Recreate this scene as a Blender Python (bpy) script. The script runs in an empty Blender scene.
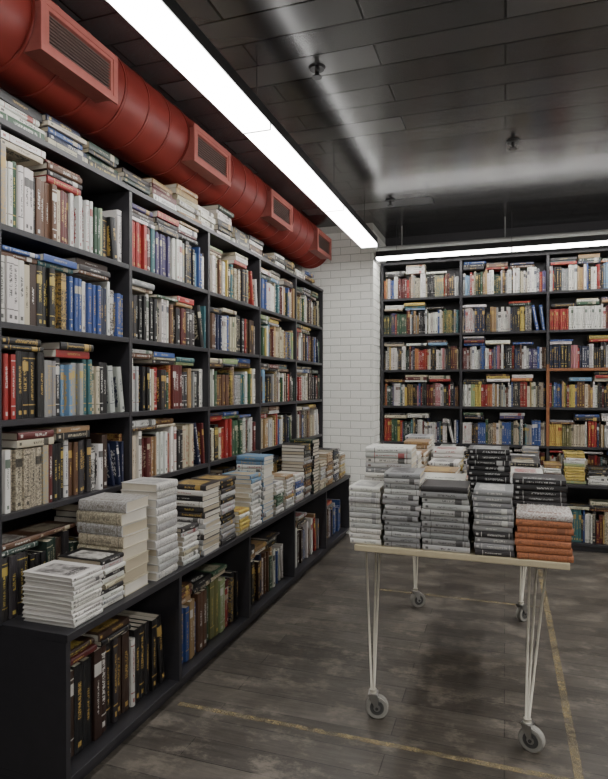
import bpy, math, random
from mathutils import Vector, Matrix
random.seed(23)
R=random
D=bpy.data; C=bpy.context
def lin(c):
    return tuple(((v/255)/12.92 if v/255<=.04045 else (((v/255)+.055)/1.055)**2.4) for v in c)
# ---------------------------------------------------------------- materials
class NT:
    def __init__(s,name):
        s.m=D.materials.new(name); s.m.use_nodes=True; s.t=s.m.node_tree; s.b=s.t.nodes['Principled BSDF']; s.out=s.t.nodes['Material Output']
    def n(s,typ,**k):
        x=s.t.nodes.new(typ)
        for a,v in k.items(): setattr(x,a,v)
        return x
    def l(s,a,b): s.t.links.new(a,b)
    def put(s,v,sock):
        if isinstance(v,(int,float)): sock.default_value=v
        elif isinstance(v,tuple): sock.default_value=v if len(v)!=3 or len(sock.default_value)==3 else v+(1,)
        else: s.l(v,sock)
    def math(s,op,a,b=0.0,c=None):
        x=s.n('ShaderNodeMath',operation=op); s.put(a,x.inputs[0]); s.put(b,x.inputs[1])
        if c is not None: s.put(c,x.inputs[2])
        return x.outputs[0]
    def mix(s,f,a,b,bt='MIX'):
        x=s.n('ShaderNodeMix',data_type='RGBA',blend_type=bt); s.put(f,x.inputs[0]); s.put(a,x.inputs[6]); s.put(b,x.inputs[7]); return x.outputs[2]
    def noise(s,vec,scale,detail=3,rough=.5):
        x=s.n('ShaderNodeTexNoise'); x.inputs['Scale'].default_value=scale; x.inputs['Detail'].default_value=detail; x.inputs['Roughness'].default_value=rough
        if vec is not None: s.l(vec,x.inputs['Vector'])
        return x
    def ramp(s,f,stops):
        x=s.n('ShaderNodeValToRGB'); e=x.color_ramp.elements
        e[0].position=stops[0][0]; e[0].color=tuple(stops[0][1])+(1,)
        e[1].position=stops[1][0]; e[1].color=tuple(stops[1][1])+(1,)
        for p,c in stops[2:]:
            q=e.new(p); q.color=tuple(c)+(1,)
        s.l(f,x.inputs[0]); return x.outputs[0]
    def bump(s,h,st,dist=.01):
        x=s.n('ShaderNodeBump'); x.inputs['Strength'].default_value=st; x.inputs['Distance'].default_value=dist
        s.l(h,x.inputs['Height']); s.l(x.outputs[0],s.b.inputs['Normal'])
    def pos(s,scale=(1,1,1)):
        g=s.n('ShaderNodeNewGeometry'); m=s.n('ShaderNodeMapping'); m.inputs['Scale'].default_value=scale
        s.l(g.outputs['Position'],m.inputs['Vector']); return m.outputs[0]

def simple(name,rgb,rough=.5,metal=0,nscale=30,var=.12,bump=0,coat=0):
    k=NT(name); c=lin(rgb); n=k.noise(k.pos(),nscale,4)
    a=tuple(v*(1-var) for v in c); b=tuple(min(1,v*(1+var)) for v in c)
    k.l(k.mix(n.outputs[0],a+(1,),b+(1,)),k.b.inputs['Base Color'])
    k.b.inputs['Roughness'].default_value=rough; k.b.inputs['Metallic'].default_value=metal
    if coat: k.b.inputs['Coat Weight'].default_value=coat
    if bump: k.bump(n.outputs[0],bump,.003)
    return k.m
M_shelf=simple('black_laminate',(44,43,47),.42,nscale=18,var=.25)
M_wood=simple('oak_trim',(136,86,52),.5,nscale=25,var=.3)
M_duct=simple('red_painted_duct',(132,46,39),.48,nscale=5,var=.25,bump=.1)
M_gframe=simple('faded_red_frame',(174,100,92),.5)
M_slat=simple('grille_slats',(112,90,84),.5)
M_hous=simple('black_housing',(30,30,32),.4)
M_pipe=simple('grey_pipe',(165,165,163),.5)
M_table=simple('pale_plywood',(188,176,148),.5,nscale=14)
M_leg=simple('cream_powdercoat',(196,191,178),.35)
M_rubber=simple('grey_caster_rubber',(146,144,138),.6)
M_hub=simple('castor_hub',(70,70,70),.5)
M_steel=simple('castor_steel',(170,170,170),.3,metal=.9)
M_wallw=simple('white_plaster',(215,213,208),.8,nscale=6,var=.05)
M_walld=simple('dark_wall_paint',(50,48,51),.75,nscale=6,var=.1)
M_brick=simple('white_painted_brick',(238,238,233),.6,nscale=55,var=.06,bump=.35)
M_mortar=simple('white_mortar',(196,196,191),.85,nscale=80,var=.08,bump=.2)

def emis(name,rgb,st):
    k=NT(name); k.b.inputs['Base Color'].default_value=(.9,.9,.9,1); k.b.inputs['Emission Color'].default_value=rgb+(1,); k.b.inputs['Emission Strength'].default_value=st
    n=k.noise(k.pos(),8,2); k.l(k.mix(n.outputs[0],(.88,.88,.88,1),(.92,.92,.92,1)),k.b.inputs['Base Color']); return k.m
M_light=emis('led_diffuser',(1,.985,.952),19.5)

# ceiling : glossy black metal planks
k=NT('glossy_black_ceiling_planks'); p=k.pos()
br=k.n('ShaderNodeTexBrick'); k.l(p,br.inputs['Vector'])
br.inputs['Scale'].default_value=1; br.inputs['Brick Width'].default_value=1.2; br.inputs['Row Height'].default_value=.2; br.inputs['Mortar Size'].default_value=.006; br.inputs['Mortar Smooth'].default_value=.2
br.inputs['Color1'].default_value=(.10,.10,.103,1); br.inputs['Color2'].default_value=(.16,.16,.164,1); br.inputs['Mortar'].default_value=(.012,.012,.012,1)
k.l(br.outputs['Color'],k.b.inputs['Base Color']); k.b.inputs['Metallic'].default_value=.6
k.l(k.ramp(br.outputs['Color'],[(.09,(.2,.2,.2)),(.17,(.29,.29,.29))]),k.b.inputs['Roughness'])
n2=k.noise(k.pos((1.5,1.1,1)),1.6,1); h=k.math('ADD',k.math('MULTIPLY',n2.outputs[0],1.2),k.math('MULTIPLY',br.outputs['Fac'],-.5)); k.bump(h,.22,.01)
k.b.inputs['Specular IOR Level'].default_value=.8
M_ceil=k.m
# floor: dark worn planks
k=NT('dark_worn_floorboards'); p=k.pos()
br=k.n('ShaderNodeTexBrick'); k.l(p,br.inputs['Vector']); br.offset=.37
br.inputs['Scale'].default_value=1; br.inputs['Brick Width'].default_value=1.25; br.inputs['Row Height'].default_value=.14; br.inputs['Mortar Size'].default_value=.0024; br.inputs['Mortar Smooth'].default_value=.4
br.inputs['Color1'].default_value=lin((84,79,74))+(1,); br.inputs['Color2'].default_value=lin((108,102,95))+(1,); br.inputs['Mortar'].default_value=lin((42,39,37))+(1,)
g=k.noise(k.pos((2,22,1)),2.2,6,.65); w=k.noise(k.pos((1,1.5,1)),4.2,10,.78); w2=k.noise(k.pos((1,1,1)),1.7,6,.66)
c1=k.mix(.85,br.outputs['Color'],k.ramp(g.outputs[0],[(.3,(.48,.47,.46)),(.7,(1,1,1))]),'MULTIPLY')
c2=k.mix(k.ramp(w.outputs[0],[(.5,(0,0,0)),(.62,(.7,.7,.7))]),c1,lin((134,126,115))+(1,))
c2=k.mix(.85,c2,k.ramp(w2.outputs[0],[(.38,(.58,.565,.55)),(.6,(1,1,1))]),'MULTIPLY')
k.l(c2,k.b.inputs['Base Color'])
k.l(k.ramp(w.outputs[0],[(.3,(.28,.28,.28)),(.7,(.56,.56,.56))]),k.b.inputs['Roughness'])
k.bump(k.math('ADD',g.outputs[0],k.math('MULTIPLY',br.outputs['Fac'],-2.0)),.3,.003)
M_floor=k.m
# worn tape
k=NT('worn_yellow_tape'); n=k.noise(k.pos(),9,8,.8)
k.b.inputs['Base Color'].default_value=lin((156,141,108))+(1,); k.b.inputs['Roughness'].default_value=.6
tr=k.n('ShaderNodeBsdfTransparent'); mx=k.n('ShaderNodeMixShader'); k.l(k.ramp(n.outputs[0],[(.43,(.05,.05,.05)),(.6,(.72,.72,.72))]),mx.inputs[0]); k.l(tr.outputs[0],mx.inputs[1]); k.l(k.b.outputs[0],mx.inputs[2]); k.l(mx.outputs[0],k.out.inputs[0])
M_tape=k.m

# books
k=NT('printed_book_covers')
uv=k.n('ShaderNodeUVMap',uv_map='UV'); sd=k.n('ShaderNodeUVMap',uv_map='Seed')
su=k.n('ShaderNodeSeparateXYZ'); k.l(uv.outputs[0],su.inputs[0]); ss=k.n('ShaderNodeSeparateXYZ'); k.l(sd.outputs[0],ss.inputs[0])
u,v=su.outputs[0],su.outputs[1]; s1,s2=ss.outputs[0],ss.outputs[1]
def band(x,c,hw): return k.math('LESS_THAN',k.math('ABSOLUTE',k.math('SUBTRACT',x,c)),hw)
def cxyz(a,b,c):
    x=k.n('ShaderNodeCombineXYZ'); k.put(a,x.inputs[0]); k.put(b,x.inputs[1]); k.put(c,x.inputs[2]); return x.outputs[0]
spine=band(u,.5,.6)
tn=k.noise(cxyz(k.math('MULTIPLY',u,3.6),k.math('MULTIPLY',v,80),k.math('MULTIPLY',s1,91)),1,1)
letters=k.math('GREATER_THAN',tn.outputs[0],.5)
tc=k.math('ADD',k.math('MULTIPLY',s2,.2),.45)
title=k.math('MULTIPLY',k.math('MULTIPLY',band(u,.5,k.math('ADD',.1,k.math('MULTIPLY',s2,.12))),band(v,tc,k.math('ADD',.13,k.math('MULTIPLY',s1,.16)))),letters)
logo=k.math('MULTIPLY',k.math('MULTIPLY',band(u,.5,.2),band(v,.09,.03)),k.math('GREATER_THAN',s2,.35))
lines=k.math('MULTIPLY',k.math('MULTIPLY',k.math('ADD',band(v,.9,.008),band(v,.2,.008)),band(u,.5,.5)),k.math('GREATER_THAN',s1,.55))
label=k.math('MULTIPLY',k.math('MULTIPLY',band(v,.78,.07),k.math('GREATER_THAN',k.math('FRACT',k.math('MULTIPLY',s1,7.3)),.72)),band(u,.5,.5))
allm=k.math('MULTIPLY',spine,k.math('MINIMUM',k.math('ADD',k.math('ADD',title,logo),k.math('ADD',lines,label)),1))
at=k.n('ShaderNodeAttribute',attribute_name='Col'); tx=k.n('ShaderNodeAttribute',attribute_name='Txt')
cov=k.math('GREATER_THAN',u,9)
cu=k.math('SUBTRACT',u,10)
pn=k.noise(cxyz(k.math('MULTIPLY',cu,3),k.math('MULTIPLY',v,3),k.math('MULTIPLY',s2,77)),1.3,5,.65)
pic=k.math('MULTIPLY',k.math('MULTIPLY',band(cu,.5,.36),band(v,.45,.34)),k.math('GREATER_THAN',s2,.45))
picc=k.mix(k.ramp(pn.outputs[0],[(.42,(1,1,1)),(.66,(0.1,.1,.1))]),at.outputs[0],tx.outputs[0])
tn2=k.noise(cxyz(k.math('MULTIPLY',v,22),k.math('MULTIPLY',cu,16),k.math('MULTIPLY',s1,50)),1,1)
ttl=k.math('MULTIPLY',k.math('MULTIPLY',band(cu,.2,.09),band(v,.5,.3)),k.math('GREATER_THAN',tn2.outputs[0],.5))
cc=k.mix(k.math('MULTIPLY',cov,k.math('MULTIPLY',pic,.85)),at.outputs[0],picc)
cc=k.mix(k.math('MULTIPLY',cov,ttl),cc,tx.outputs[0])
cc=k.mix(k.math('MULTIPLY',allm,.85),cc,tx.outputs[0])
# marbling of the patterned bindings (alpha of Col)
mb=k.noise(cxyz(k.math('MULTIPLY',u,2.5),k.math('MULTIPLY',v,14),k.math('MULTIPLY',s1,33)),2.0,6,.75)
mbm=k.math('MULTIPLY',k.math('SUBTRACT',1,at.outputs['Alpha']),k.math('GREATER_THAN',mb.outputs[0],.5))
cc=k.mix(k.math('MULTIPLY',mbm,k.math('MULTIPLY',k.math('MAXIMUM',spine,cov),.6)),cc,tx.outputs[0])
k.l(cc,k.b.inputs['Base Color']); k.b.inputs['Roughness'].default_value=.42
M_book=k.m

# ---------------------------------------------------------------- helpers
def link(o,parent=None):
    C.scene.collection.objects.link(o)
    if parent: o.parent=parent
    return o
def empty(name,loc=(0,0,0)):
    e=D.objects.new(name,None); e.empty_display_size=.1; e.location=loc; return link(e)
def boxes(name,bx,mat,bevel=0,parent=None):
    vs=[];fs=[]
    for (x0,x1,y0,y1,z0,z1) in bx:
        b=len(vs); vs+=[(x0,y0,z0),(x1,y0,z0),(x1,y1,z0),(x0,y1,z0),(x0,y0,z1),(x1,y0,z1),(x1,y1,z1),(x0,y1,z1)]
        fs+=[tuple(b+i for i in f) for f in ((0,3,2,1),(4,5,6,7),(0,1,5,4),(1,2,6,5),(2,3,7,6),(3,0,4,7))]
    me=D.meshes.new(name); me.from_pydata(vs,[],fs); me.materials.append(mat)
    o=link(D.objects.new(name,me),parent)
    if bevel:
        m=o.modifiers.new('bevel','BEVEL'); m.width=bevel; m.segments=2
    return o
def cyl_data(vs,fs,a,b,r,seg=16,r2=None):
    a=Vector(a);b=Vector(b); r2=r if r2 is None else r2
    d=(b-a).normalized(); t=Vector((0,0,1)) if abs(d.z)<.9 else Vector((1,0,0)); p=d.cross(t).normalized(); q=d.cross(p)
    s=len(vs)
    for c,rad in ((a,r),(b,r2)):
        for i in range(seg):
            an=2*math.pi*i/seg; vs.append(tuple(c+(p*math.cos(an)+q*math.sin(an))*rad))
    for i in range(seg):
        j=(i+1)%seg; fs.append((s+i,s+j,s+seg+j,s+seg+i))
    fs.append(tuple(s+i for i in range(seg))); fs.append(tuple(s+seg+i for i in reversed(range(seg))))
def cyls(name,lst,mat,parent=None,seg=16):
    vs=[];fs=[]
    for c in lst: cyl_data(vs,fs,c[0],c[1],c[2],seg,c[3] if len(c)>3 else None)
    me=D.meshes.new(name); me.from_pydata(vs,[],fs); me.materials.append(mat)
    for f in me.polygons: f.use_smooth=len(f.vertices)==4
    return link(D.objects.new(name,me),parent)

class Books:
    def __init__(s): s.v=[];s.f=[];s.col=[];s.txt=[];s.uv=[];s.seed=[]
    def book(s,O,U,V,W,w,dp,h,col,txt,alpha=1,hard=True,page=None,seed=None):
        O=Vector(O);U=Vector(U);V=Vector(V);W=Vector(W)
        t=.0026 if hard else .001; r=min(.006,w*.22) if hard else .0012; ins=.0035 if hard else .0006
        pts=[(0,dp),(0,r),(.18*w,r*.25),(.5*w,0),(.82*w,r*.25),(w,r),(w,dp),(w-t,dp),(w-t,r+t),(t,r+t),(t,dp)]
        n=len(pts); b=len(s.v); sd=seed or (R.random(),R.random())
        for z in (0,h):
            for (a,c) in pts: s.v.append(tuple(O+U*a+V*c+W*z))
        c4=tuple(col)+(alpha,); t4=tuple(txt)+(1,)
        def face(idx,uvs,c):
            s.f.append(tuple(idx)); s.uv+=uvs; s.col+=[c]*len(idx); s.txt+=[t4]*len(idx); s.seed+=[sd]*len(idx)
        for i in range(n):
            j=(i+1)%n; idx=(b+i,b+j,b+n+j,b+n+i)
            if 1<=i<=4: uu=[(pts[i][0]/w,0),(pts[j][0]/w,0),(pts[j][0]/w,1),(pts[i][0]/w,1)]
            elif i in (0,5): uu=[(10+pts[i][1]/dp,0),(10+pts[j][1]/dp,0),(10+pts[j][1]/dp,1),(10+pts[i][1]/dp,1)]
            else: uu=[(-5,-5)]*4
            face(idx,uu,c4)
        face([b+i for i in range(n)],[(-5,-5)]*n,c4); face([b+n+i for i in range(n)],[(-5,-5)]*n,c4)
        pg=page or R.choice(PAGES); p4=tuple(pg)+(1,)
        b=len(s.v); x0,x1,y0,y1,z0,z1=t*.9,w-t*.9,r+t,dp-ins,ins,h-ins
        for (x,y,z) in ((x0,y0,z0),(x1,y0,z0),(x1,y1,z0),(x0,y1,z0),(x0,y0,z1),(x1,y0,z1),(x1,y1,z1),(x0,y1,z1)): s.v.append(tuple(O+U*x+V*y+W*z))
        for f in ((0,3,2,1),(4,5,6,7),(0,1,5,4),(1,2,6,5),(2,3,7,6),(3,0,4,7)): face([b+i for i in f],[(-5,-5)]*4,p4)
    def make(s,name,parent=None):
        me=D.meshes.new(name); me.from_pydata(s.v,[],s.f); me.materials.append(M_book)
        for nm,dat in (('Col',s.col),('Txt',s.txt)):
            a=me.color_attributes.new(nm,'FLOAT_COLOR','CORNER'); a.data.foreach_set('color',[q for c in dat for q in c])
        for nm,dat in (('UV',s.uv),('Seed',s.seed)):
            a=me.uv_layers.new(name=nm); a.data.foreach_set('uv',[q for c in dat for q in c])
        return link(D.objects.new(name,me),parent)
PAGES=[lin(c) for c in ((198,190,174),(208,203,193),(180,169,148),(200,193,178))]
P={'wh':(201,199,194),'cr':(178,169,147),'gy':(134,134,135),'lg':(170,170,169),'bk':(28,27,29),'dk':(48,45,47),'rd':(138,42,40),'dr':(84,34,34),'bl':(50,74,128),'nv':(33,39,64),
'lb':(100,130,158),'gr':(48,76,56),'dg':(34,50,43),'tn':(144,117,84),'br':(86,60,45),'db':(54,39,32),'yl':(182,160,84),'or':(170,106,72),'pk':(166,110,115),'pu':(70,62,98),'tl':(54,95,100),'ol':(98,98,62),'lt':(132,147,108)}
P={a:lin(b) for a,b in P.items()}
GOLD=lin((180,150,84)); 
def jit(c,a=.12):
    f=1+R.uniform(-a,a); return tuple(max(0,min(1,v*f*(1+R.uniform(-a*.4,a*.4)))) for v in c)
def txtfor(c):
    l=sum(c)/3
    if l>.28: return R.choice([P['bk'],P['bk'],P['rd'],P['nv'],P['br'],P['gr']])
    return R.choice([P['wh'],P['wh'],GOLD,GOLD,P['yl'],P['cr']])
def mk(pal): 
    out=[]
    for kx,wt in pal.items(): out+=[kx]*wt
    return out
MIX=mk(dict(wh=9,cr=5,lg=2,bk=9,dk=6,rd=4,dr=4,bl=3,nv=4,lb=1,gr=2,dg=3,tn=4,br=5,db=4,yl=1,gy=2,pu=1,tl=1,lt=1))
BACK=mk(dict(wh=12,cr=5,lg=2,bk=6,dk=4,rd=4,dr=2,bl=3,nv=3,lb=2,gr=2,dg=2,tn=2,br=2,yl=2,or_=1,gy=2,pk=1,tl=1,pu=1)); BACK=[x.strip('_') for x in BACK]
DARK=mk(dict(bk=6,dk=4,db=3,dr=2,nv=2,dg=2,br=2,wh=1,tn=1))

def row(B,org,A,V,L,hc,dmax,segs=None,pal=MIX,flat=.5,hr=(.19,.255),fill=1.0,tr=(.014,.042)):
    """org: start corner on shelf at front; A along, V into the shelf."""
    A=Vector(A);V=Vector(V);Z=Vector((0,0,1)); org=Vector(org)+Z*.001
    cur=.004; tops=[]; q=[]
    if segs:
        for sg in segs:
            kx,n,th,hh=sg[:4]; al=sg[4] if len(sg)>4 else 1
            c=jit(P[kx],.08); tcol=txtfor(c)
            for _ in range(n): q.append((c,tcol,th,hh,al))
    end=L*fill-.005; run=0; lean=R.random()<.28
    while True:
        if q: c,tc,w,h,al=q.pop(0); c=jit(c,.05); dp=min(dmax,h*.72)
        else:
            if run<=0:
                c0=P[R.choice(pal)]; t0=txtfor(c0); run=R.choice([1,1,1,1,1,2,3,4]); w0=R.uniform(*tr); h0=R.uniform(*hr); al0=0 if R.random()<.12 else 1
            run-=1; c=jit(c0,.1); tc=t0; al=al0
            w=w0*R.uniform(.9,1.1); h=h0*R.uniform(.985,1.01); dp=min(dmax,h*.7)
        if cur+w>end:
            if end-cur>.012: w=end-cur; run=0; q=[]
            else: break
        if lean and end-cur<.14 and not q:
            al_=math.radians(R.uniform(5,14)); sn,cs=math.sin(al_),math.cos(al_)
            if cur+h*sn+w*cs<end and h*cs+w*sn<hc-.01:
                fr=R.uniform(.008,.02); O=org+A*(cur+h*sn)+V*fr
                B.book(O,A*cs+Z*sn,V,Z*cs-A*sn,w,dp,h,c,tc,al,True); cur+=h*sn+w*cs+.002
                tops.append((cur,9)); continue
        fr=R.uniform(.006,.035)
        B.book(org+A*cur+V*fr,A,V,Z,w-.0008,dp,h,c,tc,al,R.random()<.6)
        tops.append((cur+w,h)); cur+=w
    x=.01
    while x<cur-.19:
        if R.random()<flat:
            l=min(R.uniform(.19,.24),cur-x-.012)
            if l<.165: break
            hs=[h for (e,h) in tops if e>x-.001 and e<x+l+.06]
            if hs and max(hs)<1:
                z=max(hs)+.002
                n=R.choice([1,2,2,3,3,4])
                for _ in range(n):
                    w=R.uniform(.013,.035)
                    if z+w>hc-.008: break
                    c=P[R.choice(pal)]
                    B.book(org+A*(x+R.uniform(-.004,.010))+V*R.uniform(.006,.03)+Z*z,Z,V,A,w,min(dmax,.155),l*R.uniform(.93,1),jit(c),txtfor(c),1,R.random()<.5); z+=w+.0008
            x+=l+.01
        else: x+=R.uniform(.06,.2)

# ---------------------------------------------------------------- room shell
XL,XR,YB,YF,H=-2.12,2.9,6.5,-2.6,3.15
boxes('floor',[(XL-.1,XR+.1,YF-.1,YB+.1,-.1,0)],M_floor)
boxes('ceiling',[(XL-.1,XR+.1,YF-.1,YB+.1,H,H+.1)],M_ceil)
boxes('wall_left',[(XL-.1,XL,YF,YB,0,H)],M_walld)
boxes('wall_back',[(XL-.1,XR+.1,YB,YB+.1,0,H)],M_walld)
boxes('wall_right',[(XR,XR+.1,YF,YB,0,H)],M_wallw)
boxes('wall_front',[(XL-.1,XR+.1,YF-.1,YF,0,H)],M_wallw)
# brick pillar
pil=empty('brick_pillar')
boxes('pillar_core',[(XL+.001,-1.257,5.837,YB-.001,.001,H-.001)],M_mortar,parent=pil)
bl=[]; z=.004; i=0
while z<H-.07:
    x=XL+.003-(.105 if i%2 else 0)
    while x<-1.25:
        a=max(x,XL+.003); b=min(x+.203,-1.25)
        if b-a>.02: 
            e=R.uniform(0,.003); bl.append((a,b,5.831+e*.6,5.85,z,z+.069))
        x+=.211
    y=5.85+(.1 if i%2 else 0)
    if i%2: bl.append((-1.27,-1.25,5.852,5.945,z,z+.069))
    while y<YB-.02:
        bl.append((-1.27,-1.25-R.uniform(0,.002),y+.006,min(y+.205,YB-.002),z,z+.069)); y+=.212
    z+=.077; i+=1
boxes('bricks',bl,M_brick,.003,pil)

# ---------------------------------------------------------------- bookcases (left)
yd=[1.69+i*.825 for i in range(6)]; yd[-1]=5.81
zs=[.985+.035,1.375,1.745,2.11]
t=.024; FX=-1.77; BX=-2.115
bx=[(BX,BX+.012,yd[0],yd[-1],.613,2.5)]
for y in yd: bx.append((BX+.012,FX,y-(0 if y==yd[0] else t/2 if y!=yd[-1] else t),y+(t if y==yd[0] else t/2 if y!=yd[-1] else 0),.613,2.476))
bx.append((BX+.0,FX+.004,yd[0],yd[-1],2.476,2.5))
for i in range(5):
    a=yd[i]+(t if i==0 else t/2); b=yd[i+1]-(t if i==4 else t/2)
    for z in zs: bx.append((BX+.012,FX-.002,a,b,z-t,z))
boxes('bookcase',bx,M_shelf,.0015)
LX=-1.485
bx=[(BX,LX+.006,yd[0]+.03,yd[-1],.583,.612),(BX,LX-.01,yd[0]+.03,yd[-1],.05,.075),(BX,LX-.04,yd[0]+.03,yd[-1],.001,.05),(BX,BX+.012,yd[0]+.03,yd[-1],.075,.583)]
for i,y in enumerate(yd):
    y0=y+.03 if i==0 else y-t/2 if i<5 else y-t
    bx.append((BX+.012,LX-(0 if i==0 else .004),y0,y0+t,.0751,.583))
bx.append((LX-.04,LX-.0,yd[0]+.03,yd[0]+.03+t,.001,.075))
boxes('low_bookcase',bx,M_shelf,.0015)

B=Books()
SEG={
(0,3):[('gy',1,.03,.3,0),('wh',2,.022,.25),('gr',1,.02,.26),('wh',3,.026,.25),('bk',1,.02,.23),('br',4,.027,.235),('cr',1,.02,.22),('dr',3,.024,.225),('wh',7,.02,.235),('br',1,.02,.22),('gr',3,.016,.22),('lt',1,.02,.23)],
(0,2):[('wh',4,.034,.25),('cr',1,.03,.24),('db',1,.04,.25),('bk',3,.03,.25),('dk',2,.03,.24,0),('bl',6,.02,.235),('wh',1,.022,.23),('bl',4,.022,.225),('nv',3,.025,.225)],
(0,1):[('bk',1,.02,.25),('rd',3,.022,.25),('bk',4,.036,.265),('gy',4,.022,.235),('dk',1,.03,.25),('lb',2,.022,.22),('gy',4,.024,.23),('tl',2,.026,.25),('cr',2,.024,.22),('bk',2,.03,.24)],
(0,0):[('wh',2,.025,.24),('cr',5,.034,.235,0),('gy',1,.03,.24,0),('dr',1,.026,.24),('bk',3,.03,.24),('wh',1,.03,.25),('br',2,.026,.235),('dk',3,.028,.24)],
(1,3):[('wh',1,.02,.24),('rd',5,.026,.24),('dr',2,.026,.23),('tl',2,.024,.24),('pu',6,.022,.235),('nv',1,.03,.24),('wh',3,.03,.24),('gy',2,.03,.23)],
(1,2):[('dk',3,.024,.22),('bk',4,.024,.23),('wh',1,.03,.25),('bk',2,.026,.23),('cr',2,.02,.23),('wh',5,.018,.24),('br',2,.03,.22)],
(1,1):[('wh',1,.036,.27),('lg',2,.018,.23),('bl',1,.03,.23),('bk',3,.024,.23),('wh',1,.018,.22),('cr',2,.02,.22),('rd',2,.024,.23),('dk',3,.028,.22)],
(1,0):[('cr',3,.024,.23),('wh',2,.026,.25),('dr',3,.024,.21),('tn',3,.018,.21),('bk',1,.02,.22),('wh',3,.024,.23),('rd',2,.02,.22)],
(2,3):[('yl',1,.03,.25),('wh',3,.024,.24),('cr',2,.024,.24),('br',2,.03,.23),('wh',3,.02,.23),('yl',1,.02,.25),('bk',2,.03,.22)],
(2,2):[('wh',2,.03,.24),('br',2,.026,.23),('nv',3,.026,.23),('wh',4,.02,.23),('bl',2,.03,.24)],
(2,1):[('lt',2,.024,.25),('wh',2,.02,.24),('yl',1,.02,.23),('gr',1,.03,.23)],
(3,3):[('bk',3,.03,.22),('bl',3,.03,.24),('wh',4,.024,.22)],
}
allz=[.613]+zs
for i in range(5):
    a=yd[i]+(t if i==0 else t/2); b=yd[i+1]-(t if i==4 else t/2)
    for j,z in enumerate(allz):
        top=(allz+[2.5])[j+1]-t
        row(B,(FX-.004,a,z),(0,1,0),(-1,0,0),b-a,top-z,.27,SEG.get((i,j-1)),MIX if j else DARK,flat=.92,hr=(.2,.265))
def pile(B,x,y,z,A,V,n,pal,l=(.2,.26),dp=.18,th=(.018,.045)):
    A=Vector(A);V=Vector(V);Z=Vector((0,0,1)); zz=z+.001
    for _ in range(n):
        w=R.uniform(*th); c=P[R.choice(pal)]; an=R.uniform(-.06,.06); m=Matrix.Rotation(an,3,'Z')
        B.book(Vector((x,y,zz))+A*R.uniform(-.012,.012)+V*R.uniform(0,.02),Z,m@V,m@A,w,dp,R.uniform(*l),jit(c),txtfor(c),1,R.random()<.5); zz+=w+.001
B.make('shelf_books')
B=Books()
y=1.72
tp=[(4,['gr','bk','wh']),(5,['nv','wh','bl','cr','gr']),(4,['dg','wh','bk']),(4,['bk','dg','dk']),(4,['tn','wh','dr']),(6,['wh','lg','cr','tn']),(4,['lg','bk','wh']),(6,['bk','wh','dg']),(3,['wh','dk']),(4,['br','wh','dk']),(2,['bk']),(3,['wh','bk']),(3,['dg','dk']),(2,['wh']),(4,['br','wh','bl']),(3,['bl','lg'])]
for n,pl in tp:
    pile(B,FX-.01,y,2.5,(0,1,0),(-1,0,0),n,pl,th=(.018,.038) if n>3 else (.02,.05)); y+=R.uniform(.25,.262)
    if y>5.5: break
B.make('books_on_bookcase')
# low bookcase content
B=Books(); S2={0:[('db',2,.06,.33),('bk',2,.05,.34),('db',2,.045,.36),('bk',1,.04,.35),('dk',1,.03,.36),('db',2,.05,.34),('wh',1,.03,.3),('bk',5,.04,.33)],
1:[('dk',2,.04,.3),('nv',1,.04,.3),('bl',2,.035,.28),('tn',2,.03,.3),('bl',1,.03,.27),('br',2,.05,.31),('gr',2,.03,.3),('ol',2,.05,.32),('lt',2,.04,.3)],
2:[('dg',2,.04,.3),('bl',1,.04,.3),('lb',2,.03,.3),('bk',2,.04,.28)]}
for i in range(5):
    a=yd[i]+(.03+t if i==0 else t/2); b=yd[i+1]-(t if i==4 else t/2)
    row(B,(LX-.06,a,.0755),(0,1,0),(-1,0,0),b-a,.5,.24,S2.get(i),DARK if i<1 else MIX,flat=.85,hr=(.22,.31),tr=(.02,.05))
B.make('low_shelf_books')

# ---------------------------------------------------------------- bookcases (back)
xd=[-1.236+i*.8145 for i in range(6)]; FY=6.15; BY=6.495
zb=[.93,1.305,1.68,2.05,2.425]
bx=[(xd[0],xd[-1],BY-.012,BY,.613,2.8),(xd[0],xd[-1],FY-.004,BY-.012,2.776,2.8)]
for i,x in enumerate(xd):
    x0=x if i==0 else x-t if i==5 else x-t/2
    bx.append((x0,x0+t,FY,BY-.012,.613,2.776))
for i in range(5):
    a=xd[i]+(t if i==0 else t/2); b=xd[i+1]-(t if i==4 else t/2)
    for z in zb: bx.append((a,b,FY+.002,BY-.012,z-t,z))
bc=boxes('bookcase.001',bx,M_shelf,.0015)
boxes('oak_edging',[(xd[2]-.014,xd[2]+.014,FY-.008,FY-.0005,.93,1.72),(xd[2]+.015,xd[3]-.014,FY-.008,FY+.0015,1.654,1.682)],M_wood,.001,bc)
LY=5.88
bx=[(xd[0],xd[-1],LY-.006,BY,.583,.612),(xd[0],xd[-1],LY+.01,BY,.05,.075),(xd[0],xd[-1],LY+.04,BY,.001,.05),(xd[0],xd[-1],BY-.012,BY,.075,.583)]
for i,x in enumerate(xd):
    x0=x if i==0 else x-t if i==5 else x-t/2
    bx.append((x0,x0+t,LY+.004,BY-.012,.0751,.583))
boxes('low_bookcase.001',bx,M_shelf,.0015)
B=Books()
SB={(0,1):[('rd',4,.02,.24),('gr',2,.03,.23),('yl',1,.03,.22)],(1,2):[('wh',4,.02,.22),('lt',2,.02,.22),('yl',3,.02,.22),('rd',3,.02,.22),('or',2,.024,.22)],
(2,4):[('rd',9,.019,.2),('wh',14,.02,.22)],(2,3):[('nv',5,.02,.22),('bk',3,.03,.23),('pk',3,.02,.22)],(2,1):[('yl',6,.019,.21),('ol',4,.02,.2),('cr',6,.02,.21)],(1,1):[('wh',5,.018,.21),('dk',3,.02,.2),('bl',4,.018,.21)]}
ab=[.613]+zb
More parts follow.
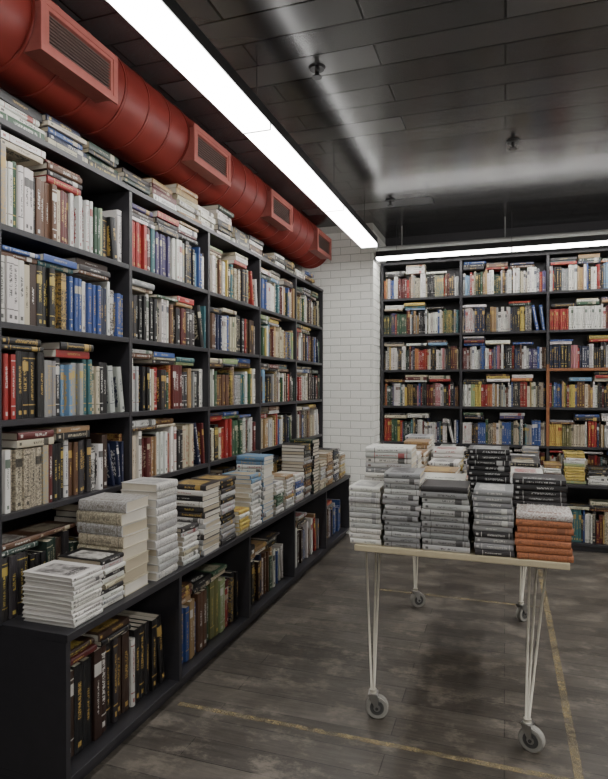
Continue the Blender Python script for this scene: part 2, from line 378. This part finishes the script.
for i in range(5):
    a=xd[i]+(t if i==0 else t/2); b=xd[i+1]-(t if i==4 else t/2)
    for j,z in enumerate(ab):
        top=(ab+[2.8])[j+1]-t
        row(B,(a,FY+.004,z),(1,0,0),(0,1,0),b-a,top-z,.26,SB.get((i,j)),BACK,flat=.92,hr=(.19,.25),tr=(.009,.026))
B.make('shelf_books.001')
B=Books()
for i in range(5):
    a=xd[i]+(t if i==0 else t/2); b=xd[i+1]-(t if i==4 else t/2)
    row(B,(a,LY+.03,.0755),(1,0,0),(0,1,0),b-a,.5,.24,None,MIX,flat=.95,hr=(.2,.3),tr=(.014,.035))
B.make('low_shelf_books.001')

# ---------------------------------------------------------------- stacks
def stack(cx,cy,z,lx,ly,n,th,pal,face='-Y',jt=.02,alpha=1,topc=None,hard=True,yaw=0,thv=.06,txt=None,page=None,seedtop=None):
    """book stack; lx,ly footprint; face = side on which the spines are"""
    B=Books(); Z=Vector((0,0,1)); zz=z+.0008
    for i in range(n):
        c=P[R.choice(pal)]; 
        if topc and i==n-1: c=P[topc]
        an=yaw+R.uniform(-jt,jt)*1.5; m=Matrix.Rotation(an,3,'Z'); f=face
        if f=='-Y': Vd=Vector((0,1,0)); Wd=Vector((1,0,0)); dp,h=ly,lx; o=Vector((-lx/2,-ly/2,0))
        elif f=='+X': Vd=Vector((-1,0,0)); Wd=Vector((0,1,0)); dp,h=lx,ly; o=Vector((lx/2,-ly/2,0))
        elif f=='+Y': Vd=Vector((0,-1,0)); Wd=Vector((1,0,0)); dp,h=ly,lx; o=Vector((-lx/2,ly/2,0))
        else: Vd=Vector((1,0,0)); Wd=Vector((0,1,0)); dp,h=lx,ly; o=Vector((-lx/2,-ly/2,0))
        w=th*R.uniform(1-thv,1+thv)
        O=Vector((cx+R.uniform(-.006,.006),cy+R.uniform(-.006,.006),zz))+m@o
        B.book(O,Z,m@Vd,m@Wd,w,dp,h,jit(c,.05),txt or txtfor(c),alpha,hard,page,seedtop if i==n-1 else None); zz+=w+.0006
    B.make('book_stack'); return zz
CZ=.612
stack(-1.615,1.855,CZ,.235,.165,11,.0165,['wh'],'+X',.03,txt=P['dk'],page=lin((212,209,204)),seedtop=(.3,.83))
stack(-1.62,2.025,CZ,.22,.14,10,.019,['wh','cr','lg','br','wh','dk'],'+X',.05,topc='bk',seedtop=(.5,.7))
stack(-1.64,2.2,CZ,.235,.185,8,.05,['cr','lg'],'-Y',.04,alpha=0,txt=lin((106,98,86)),seedtop=(.5,.2))
stack(-1.6,2.42,CZ,.2,.175,12,.036,['lg','wh'],'+X',.03,alpha=0,txt=P['gy'],seedtop=(.2,.9))
stack(-1.6,2.64,CZ,.2,.15,8,.023,['wh','lg','cr'],'+X',.05,topc='dk')
stack(-1.595,2.84,CZ,.21,.19,13,.028,['gy','lg','bk','dk','wh'],'-Y',.03,topc='dk')
stack(-1.6,3.06,CZ,.2,.18,13,.028,['gy','dk','lg','bk'],'+X',.04,topc='dk')
stack(-1.585,3.27,CZ,.18,.14,6,.024,['wh','cr','yl'],'+X',.04)
stack(-1.6,3.46,CZ,.21,.16,12,.027,['wh','lb','lg','wh'],'+X',.05)
stack(-1.6,3.67,CZ,.2,.17,15,.028,['wh','lg','lb'],'-Y',.05)
stack(-1.6,3.88,CZ,.2,.15,8,.026,['wh','cr','gr'],'+X',.05)
stack(-1.6,4.09,CZ,.2,.16,10,.023,['wh','lg','tn'],'+X',.05)
stack(-1.6,4.31,CZ,.2,.17,8,.026,['wh','bl','lg'],'+X',.05)
stack(-1.6,4.52,CZ,.2,.16,16,.026,['bk','dk','gy','br'],'+X',.05)
stack(-1.6,4.73,CZ,.2,.17,17,.026,['bk','dk','dg'],'-Y',.05)
stack(-1.6,4.94,CZ,.2,.16,9,.026,['wh','cr','lg'],'+X',.05)
stack(-1.6,5.15,CZ,.2,.16,11,.025,['br','cr','wh','tn'],'+X',.05)
stack(-1.6,5.36,CZ,.2,.16,12,.025,['bk','wh','nv'],'+X',.05)
stack(-1.6,5.6,CZ,.2,.17,9,.026,['yl','tn','wh','cr'],'+X',.05)
# back ledge stacks
x=-1.1
while x<2.7:
    stack(x,6.01,CZ,R.uniform(.14,.17),.2,R.randint(8,14),R.uniform(.018,.026),R.choice([['wh','cr','lg'],['bk','dk','wh'],['wh','rd','cr'],['wh','yl','lt'],['lg','gy','wh'],['tn','wh','br']]),'-Y',.04); x+=.19

# ---------------------------------------------------------------- display table
tab=empty('display_table'); TZ=.802
boxes('table_top',[(-.63,.245,2.54,4.12,TZ-.026,TZ)],M_table,.003,tab)
boxes('under_frame',[(-.57,.17,2.62,2.65,TZ-.05,TZ-.026),(-.57,.17,4.0,4.03,TZ-.05,TZ-.026),(-.57,-.54,2.65,4.0,TZ-.05,TZ-.026),(.14,.17,2.65,4.0,TZ-.05,TZ-.026)],M_leg,.002,tab)
n=0
for (lx,ly,sx,sy,yaw) in ((-.565,2.63,1,1,.15),(.09,2.60,-1,1,-.35),(-.575,4.05,1,-1,.6),(.10,4.02,-1,-1,.9)):
    n+=1; zt=TZ-.026; zb_=.125
    tx=lx+(.0 if sx>0 else .04)
    tops=[(tx-.032,ly+.0*sy),(tx+.032,ly+.0*sy),(tx,ly+.07*sy)]
    L=[]
    for (ax,ay) in tops:
        bx_=lx+(ax-tx)*.18; by_=ly+(ay-ly)*.18
        L.append(((ax,ay,zt),(bx_,by_,zb_),.005))
    L.append(((lx,ly+.005*sy,zb_+.004),(lx,ly+.005*sy,zb_-.014),.016))
    cyls('hairpin_leg_%d'%n,L,M_leg,tab,12)
    boxes('leg_plate_%d'%n,[(tx-.045,tx+.045,min(ly-.012*sy,ly+.085*sy),max(ly-.012*sy,ly+.085*sy),zt-.005,zt)],M_leg,.001,tab)
    ca,sa=math.cos(yaw),math.sin(yaw); r=.051
    ax_=Vector((sa,-ca,0)); tr=Vector((ca,sa,0)); c=Vector((lx,ly+.005*sy,r+.0005))+tr*.018
    cyls('castor_tyre_%d'%n,[(c-ax_*.014,c+ax_*.014,r),(c-ax_*.017,c-ax_*.014,r*.92,r),(c+ax_*.014,c+ax_*.017,r,r*.92)],M_rubber,tab,32)
    cyls('castor_hub_%d'%n,[(c-ax_*.019,c+ax_*.019,r*.62),(c-ax_*.028,c+ax_*.028,.007)],M_hub,tab,24)
    cyls('castor_cap_%d'%n,[(c-ax_*.0215,c+ax_*.0215,r*.3)],M_steel,tab,20)
    vs=[];fs=[]
    for s_ in (-1,1):
        o=ax_*(.0225*s_); th=ax_*(.0025*s_)
        pts=[c+o-tr*.008,c+o+tr*.008,Vector((lx,ly+.005*sy,.11))+o+tr*.022,Vector((lx,ly+.005*sy,.11))+o-tr*.02]
        b=len(vs); vs+=[tuple(q) for q in pts]+[tuple(q+th) for q in pts]
        fs+=[(b,b+1,b+2,b+3),(b+4,b+5,b+6,b+7)]+[(b+i,b+(i+1)%4,b+4+(i+1)%4,b+4+i) for i in range(4)]
    b=len(vs); q0=Vector((lx,ly+.005*sy,.108))
    for zz in (0,.005):
        for (e,f_) in ((-1,-1),(1,-1),(1,1),(-1,1)): vs.append(tuple(q0+ax_*(.025*e)+tr*(.021*f_)+Vector((0,0,zz))))
    fs+=[(b,b+1,b+2,b+3),(b+4,b+5,b+6,b+7)]+[(b+i,b+(i+1)%4,b+4+(i+1)%4,b+4+i) for i in range(4)]
    me=D.meshes.new('fork'); me.from_pydata(vs,[],fs); me.materials.append(M_steel); link(D.objects.new('castor_fork_%d'%n,me),tab)

stack(-.585,2.66,TZ,.14,.2,11,.0225,['lg','wh'],'-Y',.02,topc='wh',txt=P['gy'],thv=.03)
stack(-.425,2.65,TZ,.155,.2,14,.0225,['gy','lg','gy'],'-Y',.015,topc='gy',txt=P['dk'],thv=.03)
stack(-.237,2.65,TZ,.195,.2,11,.0245,['gy','gy','lg'],'-Y',.02,topc='dk',txt=P['dk'],thv=.03)
stack(-.045,2.65,TZ,.155,.2,11,.024,['gy','gy','gy','dk'],'-Y',.02,topc='gy',txt=P['wh'],thv=.03)
stack(.148,2.65,TZ,.21,.2,7,.026,['or'],'-Y',.02,topc='wh',txt=lin((116,74,54)),thv=.03,alpha=0,page=lin((176,140,112)),seedtop=(.5,.2))
stack(-.53,2.88,TZ,.22,.2,17,.0235,['wh','lg','lg','gy'],'-Y',.03,topc='wh')
stack(-.29,2.88,TZ,.22,.2,12,.022,['wh','cr','rd','lg'],'-Y',.03,topc='wh')
stack(-.07,2.88,TZ,.18,.2,17,.024,['bk'],'-Y',.02,txt=P['lg'],thv=.03)
stack(.145,2.88,TZ,.22,.2,12,.0235,['bk','dk'],'-Y',.03,txt=P['lg'],thv=.03)
pals=[['wh','lg'],['wh','cr','rd'],['bk','wh'],['wh','yl','lb'],['lg','gy','wh'],['tn','wh']]
for yy in (3.11,3.34,3.57,3.80,4.02):
    for xx,hm in ((-.53,1.0),(-.33,.85),(-.12,.85),(.1,.8)):
        th=R.uniform(.018,.026); hh=R.uniform(.28,.37)*hm+(yy-3.1)*.03
        stack(xx+R.uniform(-.01,.01),yy,TZ,R.uniform(.15,.18),.2,max(4,int(hh/th)),th,R.choice(pals),'-Y',.04)

# ---------------------------------------------------------------- duct
duct=empty('air_duct'); DX,DZ,DR=-1.905,2.935,.205
cyls('duct_tube',[((DX,YF+.005,DZ),(DX,5.825,DZ),DR)],M_duct,duct,64)
rings=[]; y=YF+.3
while y<5.8: rings.append(((DX,y-.009,DZ),(DX,y+.009,DZ),DR+.004)); y+=.195
cyls('duct_flanges',rings,M_duct,duct,64)
for i,y in enumerate((-1.7,-.53,.64,1.81,2.97,4.13,5.28)):
    L_=.43; z0,z1=2.79,2.975; xf=-1.66
    g=[(DX+.1,xf,y,y+L_,z0,z0+.028),(DX+.1,xf,y,y+L_,z1-.028,z1),(DX+.1,xf,y,y+.028,z0+.028,z1-.028),(DX+.1,xf,y+L_-.028,y+L_,z0+.028,z1-.028)]
    boxes('grille_frame_%d'%(i+1),g+[(xf-.006,xf+.004,y-.018,y+L_+.018,z0-.014,z0+.012),(xf-.006,xf+.004,y-.018,y+L_+.018,z1-.012,z1+.014),(xf-.006,xf+.004,y-.018,y+.012,z0+.012,z1-.012),(xf-.006,xf+.004,y+L_-.012,y+L_+.018,z0+.012,z1-.012)],M_gframe,.001,duct)
    s_=[];zz=z0+.034
    while zz<z1-.034: s_.append((xf-.026,xf-.006,y+.028,y+L_-.028,zz,zz+.005)); zz+=.0135
    s_.append((xf-.05,xf-.045,y+.028,y+L_-.028,z0+.028,z1-.028))
    boxes('grille_slats_%d'%(i+1),s_,M_slat,0,duct)

# ---------------------------------------------------------------- strip lights (opal diffuser drops below the black housing, so its sides glow too)
def fixture(axis,a0,a1,z,ss,dh=.0315):
    def bxx(p0,p1,s0,s1,z0,z1): return (p0,p1,s0,s1,z0,z1) if axis=='y' else (s0,s1,p0,p1,z0,z1)
    def pt(p,s,zz): return (p,s,zz) if axis=='y' else (s,p,zz)
    e=empty('strip_light')
    boxes('housing',[bxx(a0-.004,a1+.004,ss[0],ss[-1],z+dh+.0005,z+dh+.055)],M_hous,.001,e)
    boxes('diffuser',[bxx(a0,a1,a+.003,b-.003,z,z+dh) for a,b in zip(ss[:-1],ss[1:])],M_light,.002,e)
    boxes('joint_caps',[bxx(a0-.002,a1+.002,s-.006,s+.006,z-.001,z+dh) for s in ss],M_hous,0,e)
    am=(a0+a1)/2
    cyls('hanger_cables',[(pt(am,s,z+dh+.05),pt(am,s,H),.002) for s in [ss[0]+.2]+list(ss[1:-1])+[ss[-1]-.2]],M_hous,e,8)
fixture('y',-1.26,-1.115,2.79,[-1.51,-.09,1.33,2.75,4.17,5.36])
fixture('y',1.12,1.28,2.785,[-1.51,-.09,1.33,2.75,4.17,5.46])
fixture('y',2.45,2.6,2.785,[-1.51,-.09,1.33,2.75,4.17,5.46])  # unseen extra strip, added to soften the shadow under the table
fixture('x',5.85,5.95,2.785,[-1.23,.06,1.40,2.74],.02)
# conduit & sprinklers
pp=empty('ceiling_conduit')
cyls('pipe',[((-1.24,6.05,2.93),(XR-.01,6.05,2.93),.022)]+[((x,6.05,2.93),(x,6.05,H),.006) for x in (-1,0,1,2)],M_pipe,pp,16)
for (x,y) in ((-.92,2.91),(-.957,5.17),(.05,4.2),(.9,5.0)):
    e=empty('fire_sprinkler')
    cyls('sprinkler_head',[((x,y,H),(x,y,H-.012),.045,.038),((x,y,H-.012),(x,y,H-.05),.012),((x,y,H-.05),(x,y,H-.054),.026)],M_hous,e,20)
# tape on floor
boxes('floor_marking',[(-1.46,.255,2.435,2.465,.0004,.0012),(.255,.29,1.2,5.2,.0004,.0012),(-.9,.255,4.30,4.325,.0004,.0012)],M_tape)

# ---------------------------------------------------------------- world & camera
w=D.worlds.new('World'); C.scene.world=w; w.use_nodes=True; w.node_tree.nodes['Background'].inputs[0].default_value=(.05,.05,.055,1)
cam=D.cameras.new('camera'); co=D.objects.new('camera',cam); link(co)
cam.sensor_width=36; cam.sensor_fit='AUTO'; cam.lens=36*590/779; cam.clip_start=.02
co.location=(0,0,1.5); co.rotation_euler=(math.radians(90-.24),0,math.radians(18.8))
C.scene.camera=co
